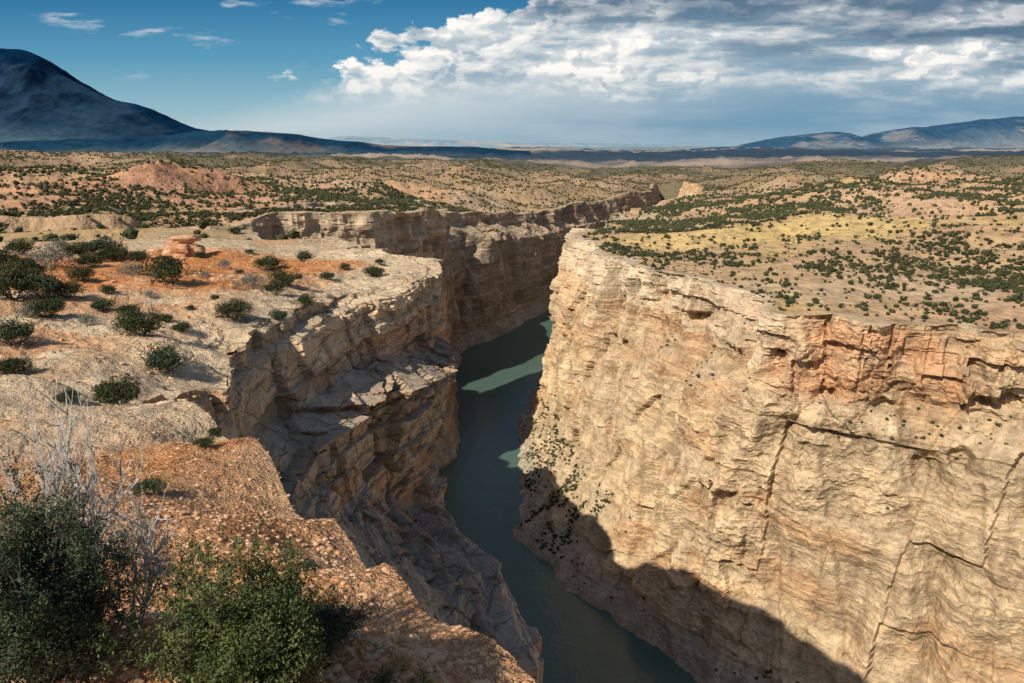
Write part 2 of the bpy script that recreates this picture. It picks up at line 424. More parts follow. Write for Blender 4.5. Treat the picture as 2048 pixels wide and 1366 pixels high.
def disp_near(x,y,z,rr):
    s=(np.clip(rr/60,.1,1.)*(.16+.84*sst(18,29,rr)))*np.ones_like(x)
    wx=x+.35*fbm3(x/3,y/3,z/3,2,5); wy=y+.35*fbm3(x/3,y/3,z/3,2,6); wz=z+.15*fbm3(x/12,y/12,z/6,3,7)+.03*x-.02*y
    big=fbm3(x/16,y/16,z/16,3,200)
    lay=steps(wz/2.8,1,.08); lay2=steps(wz/.8,2,.1); layb=steps(wz/6.4,11,.05)
    rx=wx*.8+wy*.6; ry=wy*.8-wx*.6
    b0=cell(rx/8,ry/8,wz/6.4,3); b1=cell(rx/4.4+.5*lay,ry/4.4,wz/2.8,1); b2=cell(rx/1.7+lay2,ry/1.7,wz/1.4,2)
    cr=crackn(wx/6,wy/6,z/30,210,.05)+.5*crackn(wx/3,wy/3,z/12,212,.05)
    f=fbm3(x/1.3,y/1.3,z/.9,4,220)
    mod=.75+.5*fbm3(x/14,y/14,z/12,2,240)
    d=.9*big+1.3*layb+.9*lay*mod+.18*lay2+1.1*b0+.5*b1+.12*b2-1.1*cr+.2*f
    det=.4*layb+.35*lay+.3*b1+.2*b2+.15*b0-1.3*cr+.45*f+.25*lay2
    return d*s,det
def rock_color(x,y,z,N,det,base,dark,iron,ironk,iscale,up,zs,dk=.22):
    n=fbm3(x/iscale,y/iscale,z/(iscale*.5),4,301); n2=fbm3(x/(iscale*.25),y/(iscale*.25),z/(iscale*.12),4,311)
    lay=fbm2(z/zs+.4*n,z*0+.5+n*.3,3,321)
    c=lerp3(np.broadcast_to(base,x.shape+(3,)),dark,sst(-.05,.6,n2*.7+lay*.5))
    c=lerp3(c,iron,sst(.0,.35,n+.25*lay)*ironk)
    c=c*(1+dk*np.clip(det,-1.8,.9))[...,None]  # occlusion shade put into the colour: recesses darker, raised rock lighter
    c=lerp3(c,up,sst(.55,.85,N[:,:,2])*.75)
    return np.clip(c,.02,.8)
def col_near(x,y,z,N,det,rr):
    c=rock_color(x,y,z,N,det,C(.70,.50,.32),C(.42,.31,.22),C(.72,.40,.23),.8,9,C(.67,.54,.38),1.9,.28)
    g=sst(-14,-19,z)*sst(.35,.75,N[:,:,2])*sst(25,35,rr)
    c=lerp3(c,C(.36,.31,.26)*(1+.25*np.clip(det,-1.5,.8))[...,None],g*.75)
    return c
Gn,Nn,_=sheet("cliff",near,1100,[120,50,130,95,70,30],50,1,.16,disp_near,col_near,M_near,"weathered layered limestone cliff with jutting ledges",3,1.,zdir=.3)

prof=[(0,0),(.02,.125),(-.05,.19),(.34,.285),(.50,.46),(.60,.74),(.76,.9),(1.,1.0),(1.1,1.07)]
prof2=[(0,0),(.03,.10),(.05,.16),(.24,.27),(.44,.50),(.58,.76),(.75,.9),(1.,1.0),(1.1,1.07)]
proft=[(0,0),(.04,.11),(.06,.17),(.14,.25),(.24,.50),(.34,.74),(.60,.87),(1.,1.0),(1.1,1.07)]
tal=[0,0,0,0,0,0,.5,1,1,.5,0,0,0,0,0,0,0]
capk=[0,0,0,0,0,0,0,0,.2,.7,1,1,1,1,1,1,1]
rl=[]
for p,b,tk,ck_ in zip(right_rim,right_base,tal,capk):
    row=[]
    for (f1,z1),(f2,z2),(go_,gz) in zip(prof,prof2,proft):
        fo=f1*ck_+f2*(1-ck_); fz=z1*ck_+z2*(1-ck_)
        fo=fo*(1-tk)+go_*tk; fz=fz*(1-tk)+gz*tk
        row.append((p[0]+(b[0]-p[0])*fo,p[1]+(b[1]-p[1])*fo,p[2]+(WATER-p[2])*fz))
    rl.append(row)
caves=[(688,322,8,10.,1.7),(755,342,4.5,8,.7),(776,364,3.6,8,.5),(652,299,5,6,1.4),(634,292,3.5,5,1),(1000,402,9,6,2.2),(880,402,6,5,2.2),(925,470,5,6,.5),(960,455,4,6,.45),(720,500,4,4,.5),(820,395,6,5,2.)]
CAVEP=[]
def disp_right(x,y,z,rr):
    wn_=fbm3(x/22,y/22,z/30,3,5)
    wx=x+4*wn_; wy=y+4*fbm3(x/22,y/22,z/30,3,6); wz=z+1.2*fbm3(x/80,y/80,z/50,3,7)+.03*x
    big=fbm3(x/55,y/55,z/60,3,400)
    lm=np.clip(.4+1.1*fbm3(x/45,y/45,z/30,3,402)+.4*sst(-180,-215,z),.05,1.3)
    lay=steps(wz/7.,3,.1); lay2=steps(wz/2.4,4,.15)
    rx=wx*.8+wy*.6; ry=wy*.8-wx*.6
    t1=(wx*.62-wy*.78)+.28*z
    p1=steps(t1/27,6,.10); p2=steps(t1/10+.7*steps(wz/26,8,.05)+.4*wn_,7,.14)
    b0=cell(rx/26,ry/26,wz/38,9)
    b1=cell(rx/11,ry/11,wz/17,1); b2=cell(rx/4.5,ry/4.5,wz/5,2)
    jm=sst(-.1,.3,fbm3(x/34,y/34,z/45,2,404))
    gw=fbm3(x/45,y/45,z/90,3,408)
    t2=(x*.62-y*.78)/48+1.0*gw+.1*z/48
    bt=np.abs(np.sin(math.pi*t2)); bt=np.sqrt(bt*bt+.03)
    fl=fbm3(x/12,y/12,z/15,4,420); f=fbm3(x/3.6,y/3.6,z/2.8,4,430,.6)
    fm=.55+.9*sst(-.2,.3,fbm3(x/28,y/28,z/28,2,432))
    cap=sst(-106,-98,z)
    d=10*big+.8*lay*lm+.4*lay2*lm+4.2*p1+2.*p2*(.4+.6*jm)+3.6*b0+(1.3*jm+1.8*cap)*b1+(.5*jm+.9*cap)*b2+5.0*fl*fm+1.7*f*fm+9.*(bt-.65)
    if not CAVEP:
        dp_=y*CS-z*SN; uu=512+683*x/dp_; vv=341.5-683*(y*SN+z*CS)/dp_
        for cu,cv_,rd,de,zs_ in caves:
            q=np.hypot(uu-cu,vv-cv_)+np.where((dp_>100)&(dp_<600),0,1e6); m_=q<max(3.,q.min()+1.5); i=np.where(m_,dp_,1e9).argmin()
            CAVEP.append((x.flat[i],y.flat[i],z.flat[i],rd,de,zs_))
    for cx_,cy_,cz_,rd,de,zs_ in CAVEP:
        q=np.sqrt((x-cx_)**2+(y-cy_)**2+((z-cz_)*zs_)**2)/rd+.25*f+.2*fl
        d=d-de*sst(1.15,.65,q)
    det=.3*lay*lm+.3*lay2*lm+.25*b1*jm+.2*b2+.6*f*fm+.6*fl*fm+1.2*np.minimum(bt-.5,0)+.25*p1+.2*b0  # relief signal that also drives the painted crevice and gully shade
    tl=sst(-198,-208,z)*sst(350,385,y)*sst(580,530,y)
    return d*(1-.5*sst(-212,-236,z))*(1-.2*tl),det
def col_right(x,y,z,N,det,rr):
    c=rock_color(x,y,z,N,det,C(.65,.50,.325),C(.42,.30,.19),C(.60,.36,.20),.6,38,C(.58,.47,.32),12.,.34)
    k=sst(-68,-74,z)*sst(-110,-102,z)*sst(95,140,x)*sst(-.3,.15,fbm3(x/30,y/30,z/20,3,450))
    c=lerp3(c,C(.66,.35,.19)*(1+.3*np.clip(det,-1.5,.8))[...,None],k*.7)
    c=lerp3(c,C(.72,.60,.45)*(1+.3*np.clip(det,-1.5,.6))[...,None],sst(-100,-85,z)*sst(135,100,x)*.6)
    stn=fbm3(x/3.5,y/3.5,z/60,4,460)
    c=lerp3(c,C(.30,.215,.145),sst(.12,.45,stn)*.5)
    tl=sst(-198,-208,z)*sst(350,385,y)*sst(580,530,y)
    c=lerp3(c,C(.55,.44,.29),tl*.6)
    c=lerp3(c,C(.44,.40,.33),sst(-230,-240,z)*.7)
    return np.clip(c,.02,.8)
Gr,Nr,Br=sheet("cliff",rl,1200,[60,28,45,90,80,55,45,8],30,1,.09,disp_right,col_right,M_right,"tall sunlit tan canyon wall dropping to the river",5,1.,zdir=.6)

fl_=[]
base_far=[(-8,100),(-8,124),(-32,160),(-80,200),(-75,280),(-105,340),(-145,400),(-112,420),(-75,440),(-45,520),(-54,646),(-184,512),(-202,528),(-190,548),(-66,700),(-68,752),(-54,838),(-20,890),(6,943),(60,1050),(78,1120),(115,1240),(215,1400),(365,1640),(460,2035)]
profl=[(0,0),(.1,.25),(.3,.29),(.45,.6),(.62,.9),(1.,1.),(1.15,1.08)]
profb=[(0,0),(.06,.10),(.66,.21),(.76,.6),(.85,.9),(1.,1.),(1.1,1.08)]
bk=[0]*14+[0,.3,1,1,1,1,.8,.5,.2,0,0]
for p,b,kk in zip(left_far,base_far,bk):
    fl_.append([(p[0]+(b[0]-p[0])*(f1*(1-kk)+f2*kk),p[1]+(b[1]-p[1])*(f1*(1-kk)+f2*kk),p[2]+(WATER-p[2])*(z1*(1-kk)+z2*kk)) for (f1,z1),(f2,z2) in zip(profl,profb)])
def disp_far(x,y,z,rr):
    d,det=disp_right(x,y,z,rr)
    return d*np.clip(rr/400,.3,.8)*(1-.55*sst(-118,-100,z)*sst(620,750,rr)),det
def col_far(x,y,z,N,det,rr):
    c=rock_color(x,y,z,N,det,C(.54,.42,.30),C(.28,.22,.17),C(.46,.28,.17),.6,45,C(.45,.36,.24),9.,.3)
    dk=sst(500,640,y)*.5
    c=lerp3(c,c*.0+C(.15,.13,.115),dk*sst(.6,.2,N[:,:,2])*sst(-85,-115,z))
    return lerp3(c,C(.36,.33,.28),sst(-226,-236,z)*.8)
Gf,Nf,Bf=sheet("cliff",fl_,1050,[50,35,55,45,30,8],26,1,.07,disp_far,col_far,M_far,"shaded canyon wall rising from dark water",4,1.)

# ------------------------------------------------------------------ distant mountains
def ridge(name,prof,rdist,width,base,nfac,cfun,label,nu=700,nr=160,amin=None,nscale=1400,front=.75):
    prof=np.array(prof,float)
    tx=[];tz=[]
    for u,v in prof:
        r=ray(u,v); tx.append(r[0]/r[1]); tz.append(r[2]/r[1])
    a=np.linspace(tx[0],tx[-1],nu); h=np.interp(a,tx,tz)*rdist
    h=smooth1(h[:,None],5)[:,0]
    q=np.linspace(-1,1,nr)
    Aa,Q=np.meshgrid(a,q,indexing='ij')
    Yv=rdist+Q*width; Xv=Aa*rdist*(1+.35*Q*width/rdist)
    sh=np.where(Q<0,(1+Q)**front*1.0,(1-Q)**.9)
    sh=sst(0,1,sh)*.6+sh*.4
    H=(h[:,None]-base)
    n=rid2(Xv/nscale,Yv/(nscale*2.2),6,int(rdist)%97)
    z=base+H*sh*(1+nfac*1.2*(n-.3)*(1-sh**6*.85))+nfac*30*fbm2(Xv/300,Yv/300,3,7)*sh
    G=np.stack([Xv,Yv,z],-1)
    col=cfun(Xv.astype(F),Yv.astype(F),sh,n)
    me=mesh_np(name,G.reshape(-1,3),grid_faces(nu,nr),True,col.reshape(-1,3))
    o=new_obj(name,me,M_mtn); o["kind"]="structure"; o["label"]=label; o["category"]="mountain"
def mc(lo,hi,pat,k=.5,e=.8):  # bluish tones and paler foot carry aerial haze in the base colour
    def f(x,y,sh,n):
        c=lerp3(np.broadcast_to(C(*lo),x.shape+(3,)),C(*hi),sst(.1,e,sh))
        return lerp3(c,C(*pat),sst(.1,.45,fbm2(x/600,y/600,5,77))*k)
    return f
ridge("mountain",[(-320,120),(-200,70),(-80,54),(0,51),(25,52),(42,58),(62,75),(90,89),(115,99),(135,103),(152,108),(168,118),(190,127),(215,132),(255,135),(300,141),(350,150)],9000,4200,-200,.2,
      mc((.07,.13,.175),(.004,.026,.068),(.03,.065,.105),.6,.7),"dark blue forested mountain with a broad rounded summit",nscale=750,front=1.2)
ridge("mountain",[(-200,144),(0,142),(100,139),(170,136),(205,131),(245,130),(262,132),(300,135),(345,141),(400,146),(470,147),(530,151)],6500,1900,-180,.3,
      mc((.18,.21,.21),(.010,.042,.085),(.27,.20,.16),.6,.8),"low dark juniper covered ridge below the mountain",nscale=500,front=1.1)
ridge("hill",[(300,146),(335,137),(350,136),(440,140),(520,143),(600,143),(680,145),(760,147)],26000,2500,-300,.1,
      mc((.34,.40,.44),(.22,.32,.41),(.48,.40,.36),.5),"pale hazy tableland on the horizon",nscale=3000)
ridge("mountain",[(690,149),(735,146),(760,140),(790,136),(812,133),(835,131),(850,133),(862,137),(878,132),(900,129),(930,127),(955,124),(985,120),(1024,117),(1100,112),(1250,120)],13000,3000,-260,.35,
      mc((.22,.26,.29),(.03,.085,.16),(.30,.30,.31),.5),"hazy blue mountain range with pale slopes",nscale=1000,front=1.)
print("mountains",time.time()-T0)

# ------------------------------------------------------------------ water
m,nt,b=mat_new("river_water")
pos=nt.n('ShaderNodeNewGeometry').outputs['Position']
b.inputs['Base Color'].default_value=(.082,.142,.12,1); b.inputs['Roughness'].default_value=.12; b.inputs['Specular IOR Level'].default_value=.5; b.inputs['IOR'].default_value=1.36
h=nt.m('ADD',nt.m('MULTIPLY',nt.noise(pos,.5,3,.6),.3),nt.m('MULTIPLY',nt.noise(pos,.06,3,.5),.8))
nt.put(b.inputs['Normal'],nt.n('ShaderNodeBump',{'Height':h,'Strength':.6,'Distance':1.}).outputs[0])
me=mesh_np("river_water",np.array([(-400,-400,WATER),(1400,-400,WATER),(1400,2600,WATER),(-400,2600,WATER)]),np.array([[0,1,2,3]]))
o=new_obj("river_water",me,m); o["kind"]="structure"; o["label"]="calm deep teal river winding through the canyon"; o["category"]="river"

# ------------------------------------------------------------------ plants
def ico(sub=1):
    import bmesh
    bm=bmesh.new(); bmesh.ops.create_icosphere(bm,subdivisions=sub,radius=1)
    V=np.array([v.co[:] for v in bm.verts]); Fc=np.array([[v.index for v in f.verts] for f in bm.faces]); bm.free(); return V,Fc
IV,IF=ico(1); IV2,IF2=ico(3)
def leaf_quads(c,size,rg,asp=.5):
    n=len(c); a=rg.normal(size=(n,3)); a/=np.linalg.norm(a,axis=1,keepdims=True)
    b2=rg.normal(size=(n,3)); b2-=(b2*a).sum(1,keepdims=True)*a; b2/=np.linalg.norm(b2,axis=1,keepdims=True)
    s=(size*rg.uniform(.6,1.3,n))[:,None]
    V=np.stack([c-a*s*.5,c+b2*s*asp*.5,c+a*s*.5,c-b2*s*asp*.5],1).reshape(-1,3)
    Fq=np.arange(n*4).reshape(-1,4); return V,Fq
def crown_pts(n,rg,lumps=9,flat=.7):
    cs=rg.normal(size=(lumps,3)); cs/=np.linalg.norm(cs,axis=1,keepdims=True); cs*=rg.uniform(.3,.72,(lumps,1)); cs[:,2]=np.abs(cs[:,2])*.8
    rs=rg.uniform(.22,.48,lumps)
    k=rg.integers(0,lumps,n); d=rg.normal(size=(n,3)); d/=np.linalg.norm(d,axis=1,keepdims=True)
    p=cs[k]+d*(rs[k]*rg.uniform(.55,1.05,n))[:,None]
    p[:,2]=p[:,2]*flat+.35; p[:,2]=np.maximum(p[:,2],.02+.1*rg.random(n))
    return p*.62+np.array([0,0,.05])
def tubes(p0,p1,r0,r1):
    n=len(p0); d=p1-p0; d/=np.linalg.norm(d,axis=1,keepdims=True)+1e-9
    ref=np.where(np.abs(d[:,2:3])<.9,np.array([[0,0,1.]]),np.array([[1.,0,0]]))
    a=np.cross(d,ref); a/=np.linalg.norm(a,axis=1,keepdims=True); b2=np.cross(d,a)
    V=[]
    for (p,r) in ((p0,r0),(p1,r1)):
        for k in range(3):
            t=k*2.0944; V.append(p+(a*math.cos(t)+b2*math.sin(t))*r[:,None])
    V=np.stack(V,1).reshape(-1,3); o=np.arange(n)[:,None]*6
    Fq=np.concatenate([o+np.array([[0,1,4,3]]),o+np.array([[1,2,5,4]]),o+np.array([[2,0,3,5]])])
    return V,Fq
def skeleton(rg,n_main,length,spread,levels=3,kids=4,r=.02,up=.5):
    S=[]; tips=[]
    def grow(p,d,L,r,lv):
        nseg=3; q=p
        for i in range(nseg):
            d=d+rg.normal(size=3)*.22+np.array([0,0,.06]); d=d/np.linalg.norm(d)
            q2=q+d*L/nseg; S.append((q,q2,r*(1-i*.22),r*(1-(i+1)*.22))); q=q2
            if lv>0:
                for k in range(max(1,kids//2+ (i>0))):
                    dd=d+rg.normal(size=3)*.65; dd/=np.linalg.norm(dd)
                    grow(q,dd,L*rg.uniform(.45,.65),r*.5,lv-1)
            else: tips.append((q,d))
        if lv==0: tips.append((q,d))
    for i in range(n_main):
        a=rg.uniform(0,6.283); e=rg.uniform(.15,1.)*spread
        d=np.array([math.cos(a)*e,math.sin(a)*e,up+.3*rg.random()]); d/=np.linalg.norm(d)
        grow(np.array([math.cos(a)*.04,math.sin(a)*.04,0.]),d,length*rg.uniform(.7,1.1),r,levels)
    p0=np.array([s[0] for s in S]); p1=np.array([s[1] for s in S]); r0=np.array([s[2] for s in S]); r1=np.array([s[3] for s in S])
    return p0,p1,r0,r1,np.array([t[0] for t in tips])
def empty(name,loc,sc,rot,label,cat,group=None):
    o=bpy.data.objects.new(name,None); scene.collection.objects.link(o); o.empty_display_size=.2
    o.location=loc; o.scale=(sc,)*3 if np.isscalar(sc) else sc; o.rotation_euler=(0,0,rot)
    o["label"]=label; o["category"]=cat
    if group: o["group"]=group
    return o
shr=[]
for k in range(5):
    rg=np.random.default_rng(50+k)
    p0,p1,r0,r1,tips=skeleton(rg,9,.5,1.,1,4,.014,.55)
    V,Fq=tubes(p0,p1,r0,r1); mb=mesh_np("branches",V,Fq); mb.materials.append(M_bark if k!=4 else M_dead)
    c=crown_pts(3000 if k!=4 else 900,rg,10); c2=tips[rg.integers(0,len(tips),900)]+rg.normal(size=(900,3))*.035
    V,Fq=leaf_quads(np.concatenate([c,c2]),.05,rg,.55)
    mf=mesh_np("foliage",V,Fq); mf.materials.append(M_leaf if k<3 else (M_leafd if k==3 else M_sage)); shr.append((mb,mf))
ledge=[(15,345,38),(14,300,48),(45,300,38),(78,262,26),(50,268,38,4),(103,258,34),(118,262,28),(133,275,24,4),(82,282,24),(170,283,42),(270,271,25),(305,262,18),(287,285,28),(252,289,28,4),(275,295,20),
 (375,277,20),(328,280,15),(235,322,32),(142,337,40),(130,318,22),(104,313,24),(182,335,18),(168,322,14),(279,320,18),(305,307,18),(166,373,42),(120,405,44),(67,403,22),(14,375,34),(48,318,34),(88,327,18,4),
 (66,298,30),(205,279,12,4),(225,268,14,4),(200,258,10),(250,254,9),(152,497,30,3),(205,450,18),(215,437,14),(90,268,24),(30,280,34),(5,270,32),(150,300,12,4),(345,272,10),(20,255,26),(60,252,24,4),(140,262,18),(30,318,26,4),(110,295,16),(215,300,9),(190,310,8),(240,275,9),(330,300,9,4),(380,265,9)]
for i,t in enumerate(ledge):
    u,v,w=t[:3]; k=t[3] if len(t)>3 else int(rng.integers(0,4))
    p,s=hit(u,v); sc=w*s/683/.95
    lab="dense dark green juniper shrub on pale rock ledge" if k!=4 else "dry grey sagebrush shrub on bare rocky ground"
    e=empty("shrub",(p[0],p[1],p[2]-.03*sc),(sc,sc,sc*rng.uniform(.85,1.1)),rng.uniform(0,6.28),lab,"shrub","shrubs on the rocky ledge")
    for nm,mm in (("branches",shr[k][0]),("foliage",shr[k][1])):
        c=bpy.data.objects.new(nm,mm); scene.collection.objects.link(c); c.parent=e
def bigbush(u,v,rad_,hgt,leafn,mat,barkm,label,seed,kids=4,leaf=.017,n_main=16,lev=2,spread=1.1,name="bush",asp=.5,s_=None,fill=.6,br=.011):
    rg=np.random.default_rng(seed); p,s=hit(u,v,1.5)
    p0,p1,r0,r1,tips=skeleton(rg,n_main,.55,spread,lev,kids,br,.6)
    sc=np.array([rad_/np.percentile(np.abs(tips[:,0]),93),rad_/np.percentile(np.abs(tips[:,1]),93),hgt/np.percentile(tips[:,2],96)])
    p0=p0*sc; p1=p1*sc; tips=tips*sc
    e=empty(name,(p[0],p[1],p[2]-.03),1.,0,label,"bush")
    V,Fq=tubes(p0,p1,r0,r1); new_obj("branches",mesh_np("branches",V,Fq),barkm,e)
    if leafn:
        k=rg.integers(0,len(tips),leafn); c=tips[k]+rg.normal(size=(leafn,3))*rg.uniform(.008,.035,(leafn,1))
        nf=int(leafn*fill); c2=crown_pts(nf,rg,16,.8); c2=c2/np.array([.6,.6,.72])*np.array([rad_,rad_,hgt])
        c=np.concatenate([c,c2+rg.normal(size=c2.shape)*.02]); c=c[c[:,2]>.0]
        V,Fq=leaf_quads(c,leaf,rg,asp); new_obj("foliage",mesh_np("foliage",V,Fq),mat,e)
    return p,s
print(bigbush(262,705,.47,.84,56000,M_leafg,M_bark,"rounded bright green leafy bush on orange gravel slope",1,leaf=.023))
print(bigbush(330,650,.25,.32,11000,M_leafd,M_bark,"low dark green spreading bush on gravel slope",2,leaf=.018,fill=.2))
print(bigbush(40,690,.42,1.15,70000,M_leafd,M_bark,"large dark green bush with bare twigs on slope",3,leaf=.021))
print(bigbush(-50,600,.5,1.2,40000,M_leafd,M_bark,"tall dark green bush beside gravel slope",4,leaf=.022))
bigbush(80,620,.42,1.65,300,M_leafd,M_dead,"dead grey branching shrub with bare twigs",5,n_main=11,spread=.65,fill=0,br=.018)
bigbush(135,630,.36,.95,300,M_leafd,M_dead,"dead grey branching shrub with bare twigs",6,n_main=7,spread=1.1,fill=0,br=.015)
bigbush(378,690,.16,.14,1600,M_leafg,M_bark,"small yellow green plant in gravel",7,n_main=6,lev=1,leaf=.014)
bigbush(418,690,.14,.10,900,M_leafg,M_bark,"small yellow green plant in gravel",8,n_main=6,lev=1,leaf=.014)
print("bush",time.time()-T0)

# ------------------------------------------------------------------ junipers of the plateaus
def lod(nleaf,seed,size):
    rg=np.random.default_rng(seed)
    V=IV*rg.uniform(.7,1.1,(len(IV),1))*np.array([.4,.4,.33])+np.array([0,0,.3])
    T=IF.copy()
    c=crown_pts(nleaf,rg,7); a=rg.normal(size=(nleaf,3,3))*size+c[:,None,:]
    V2=a.reshape(-1,3); T2=np.arange(nleaf*3).reshape(-1,3)+len(V)
    return np.concatenate([V,V2]),np.concatenate([T,T2])
L_hi=[lod(420,300+k,.045) for k in range(6)]
L_mid=[lod(34,320+k,.10) for k in range(6)]
def low(seed):
    rg=np.random.default_rng(seed); n=5
    V=[(0,0,.75)]; 
    for i in range(n): a=i*6.283/n; r=rg.uniform(.38,.56); V.append((r*math.cos(a),r*math.sin(a),rg.uniform(.15,.45)))
    for i in range(n): a=i*6.283/n+.6; r=.35; V.append((r*math.cos(a),r*math.sin(a),-.08))
    T=[]
    for i in range(n):
        j=(i+1)%n; T+= [(0,1+i,1+j),(1+i,1+n+i,1+j),(1+j,1+n+i,1+n+j)]
    return np.array(V),np.array(T)
L_low=[low(340+k) for k in range(6)]
NC=360000
yy=np.sqrt(rng.uniform(95**2,3000**2,NC)); 
ex=rng.random(NC)<.34; yy[ex]=np.sqrt(rng.uniform(150**2,1000**2,ex.sum()))
xx=yy*rng.uniform(-.84,.84,NC)
cn=canyon(xx,yy); rr=np.hypot(xx,yy)
den=fbm2(xx/70,yy/70,4,501)+.7*fbm2(xx/13,yy/13,2,511)
gx,gy,_=P(790,238,500); g1=sst(1.2,.7,np.hypot((xx-gx)/150,(yy-gy)/50)+.6*fbm2(xx/70,yy/70,4,111))
gx,gy,_=P(245,240,200); g2=sst(45,25,np.hypot(xx-gx,yy-gy))
hx,hy,_=P(150,174,650); g3=sst(120,60,np.hypot((xx-hx),(yy-hy)*.7))
keep=(cn>np.clip(.01*rr,2,8))&(rng.random(NC)<np.clip(.54+1.5*den,.08,1)*(1-.88*g1)*(1-.95*g2)*(1-.7*g3))&(rr>120)
xx,yy,rr=xx[keep],yy[keep],rr[keep]; zz=Zfull(xx,yy)
size=(1.1+3.0*rng.random(len(xx))**2.)*np.clip(.85+rr/3000,.85,1.25)
cl=[];cs_=[]
for G_,N_,B_,n,lo_ in ((Gr,Nr,Br,1300,.5),(Gf,Nf,Bf,700,.4)):
    up=np.argwhere((N_[:,32:,2]>.45)&(B_[:,32:,2]>lo_)&(G_[:,32:,2]>WATER+5)&(G_[:,32:,1]>100)); 
    if len(up):
        s_=up[rng.integers(0,len(up),n)]; q_=G_[s_[:,0],s_[:,1]+32]
        q_=q_[fbm2(q_[:,0]/14,q_[:,1]/14,2,521)>-.05]; cl.append(q_); cs_.append(rng.uniform(.9,2.6,len(q_)))
    up=np.argwhere((N_[:,32:,2]>.8)&(G_[:,32:,2]>WATER+5)&(G_[:,32:,1]>100))
    s_=up[rng.integers(0,len(up),50)]; cl.append(G_[s_[:,0],s_[:,1]+32]); cs_.append(rng.uniform(.8,2,50))
tz=(Gr[:,:,2]<-203)&(Gr[:,:,2]>WATER+4)&(Gr[:,:,1]>372)&(Gr[:,:,1]<545)&(Nr[:,:,2]>.3)
up=np.argwhere(tz); s_=up[rng.integers(0,len(up),1700)]; q_=Gr[s_[:,0],s_[:,1]]; q_=q_[fbm2(q_[:,0]/9,q_[:,1]/9,2,531)>-.12]; cl.append(q_); cs_.append(rng.uniform(1.0,3.2,len(q_)))
cl=np.concatenate(cl); cs_=np.concatenate(cs_)
dep=yy*CS-zz*SN
inv=(np.abs(xx/dep)<.76)&((xx>60)|(rr>330))
score=np.where(inv,size/rr,0); order=np.argsort(-score)
ind=order[:300]; rest=order[300:]
hi_me=[]
for V,T in L_hi:
    me=mesh_np("juniper_tree",V,T); me.materials.append(M_leaf); hi_me.append(me)
for i in ind:
    o=bpy.data.objects.new("juniper_tree",hi_me[int(rng.integers(0,6))]); scene.collection.objects.link(o)
    s=size[i]; o.location=(xx[i],yy[i],zz[i]-.05); o.scale=(s,s,s*rng.uniform(.8,1.15)); o.rotation_euler=(0,0,rng.uniform(0,6.28))
    o["label"]="round dark green juniper on dry grassy plateau"; o["category"]="tree"; o["group"]="junipers scattered over the plateau"
def merge(lods,x,y,z,s,rg):
    Vs=[];Ts=[];off=0
    k=rg.integers(0,len(lods),len(x))
    for q,(V,T) in enumerate(lods):
        w=np.where(k==q)[0]
        if not len(w): continue
        a=rg.uniform(0,6.28,len(w)); ca,sa=np.cos(a)[:,None],np.sin(a)[:,None]
        vx=(V[None,:,0]*ca-V[None,:,1]*sa)*s[w,None]+x[w,None]; vy=(V[None,:,0]*sa+V[None,:,1]*ca)*s[w,None]+y[w,None]; vz=V[None,:,2]*s[w,None]*rg.uniform(.8,1.15,len(w))[:,None]+z[w,None]
        Vs.append(np.stack([vx,vy,vz],-1).reshape(-1,3)); Ts.append((T[None]+(np.arange(len(w))*len(V))[:,None,None]).reshape(-1,3)+off); off+=len(w)*len(V)
    return np.concatenate(Vs),np.concatenate(Ts)
nr_=rest[rr[rest]<600]; fr_=rest[rr[rest]>=600]
V1,T1=merge(L_mid,xx[nr_],yy[nr_],zz[nr_],size[nr_],rng)
V2,T2=merge(L_low,xx[fr_],yy[fr_],zz[fr_],size[fr_],rng)
V3,T3=merge(L_mid,cl[:,0],cl[:,1],cl[:,2]-.2,cs_,rng)
V=np.concatenate([V1,V2,V3]); T=np.concatenate([T1,T2+len(V1),T3+len(V1)+len(V2)])
o=new_obj("juniper_scrub",mesh_np("juniper_scrub",V,T),M_scrub); o["kind"]="stuff"; o["label"]="distant dark green juniper scrub dotting the plateau"; o["category"]="scrub"
print("trees",len(xx),len(nr_),len(T),time.time()-T0)

# ------------------------------------------------------------------ stones and outcrops
def stones(n,rmin,rmax,smin,smax,seed,pw=2.2,cmin=.1,rs=0):
    rg=np.random.default_rng(seed)
    a=np.radians(rg.uniform(-48,14,n)); r=np.exp(rg.uniform(math.log(rmin),math.log(rmax),n)); x=r*np.sin(a); y=r*np.cos(a)
    k=canyon(x,y)>cmin; x,y,r=x[k],y[k],r[k]; z=Zfull(x,y)
    s=smin*(smax/smin)**(rg.random(len(x))**pw)
    if rs: s=s*np.clip(r/rs,.25,1)
    ls=[]
    for q in range(8):
        V=IV*rg.uniform(.55,1.1,(len(IV),1))*np.array([1,rg.uniform(.6,1),rg.uniform(.35,.6)]); ls.append((V*.5,IF))
    return merge(ls,x,y,z,s,rg)
Va,Ta=stones(60000,2.5,24,.010,.15,1,2.7,.02); Vb,Tb=stones(7500,20,85,.08,.8,2,2.8,.1,65)
o=new_obj("gravel",mesh_np("gravel",np.concatenate([Va,Vb]),np.concatenate([Ta,Tb+len(Va)])),M_stone); o["kind"]="stuff"; o["label"]="loose orange and pale gravel over the slope"; o["category"]="gravel"
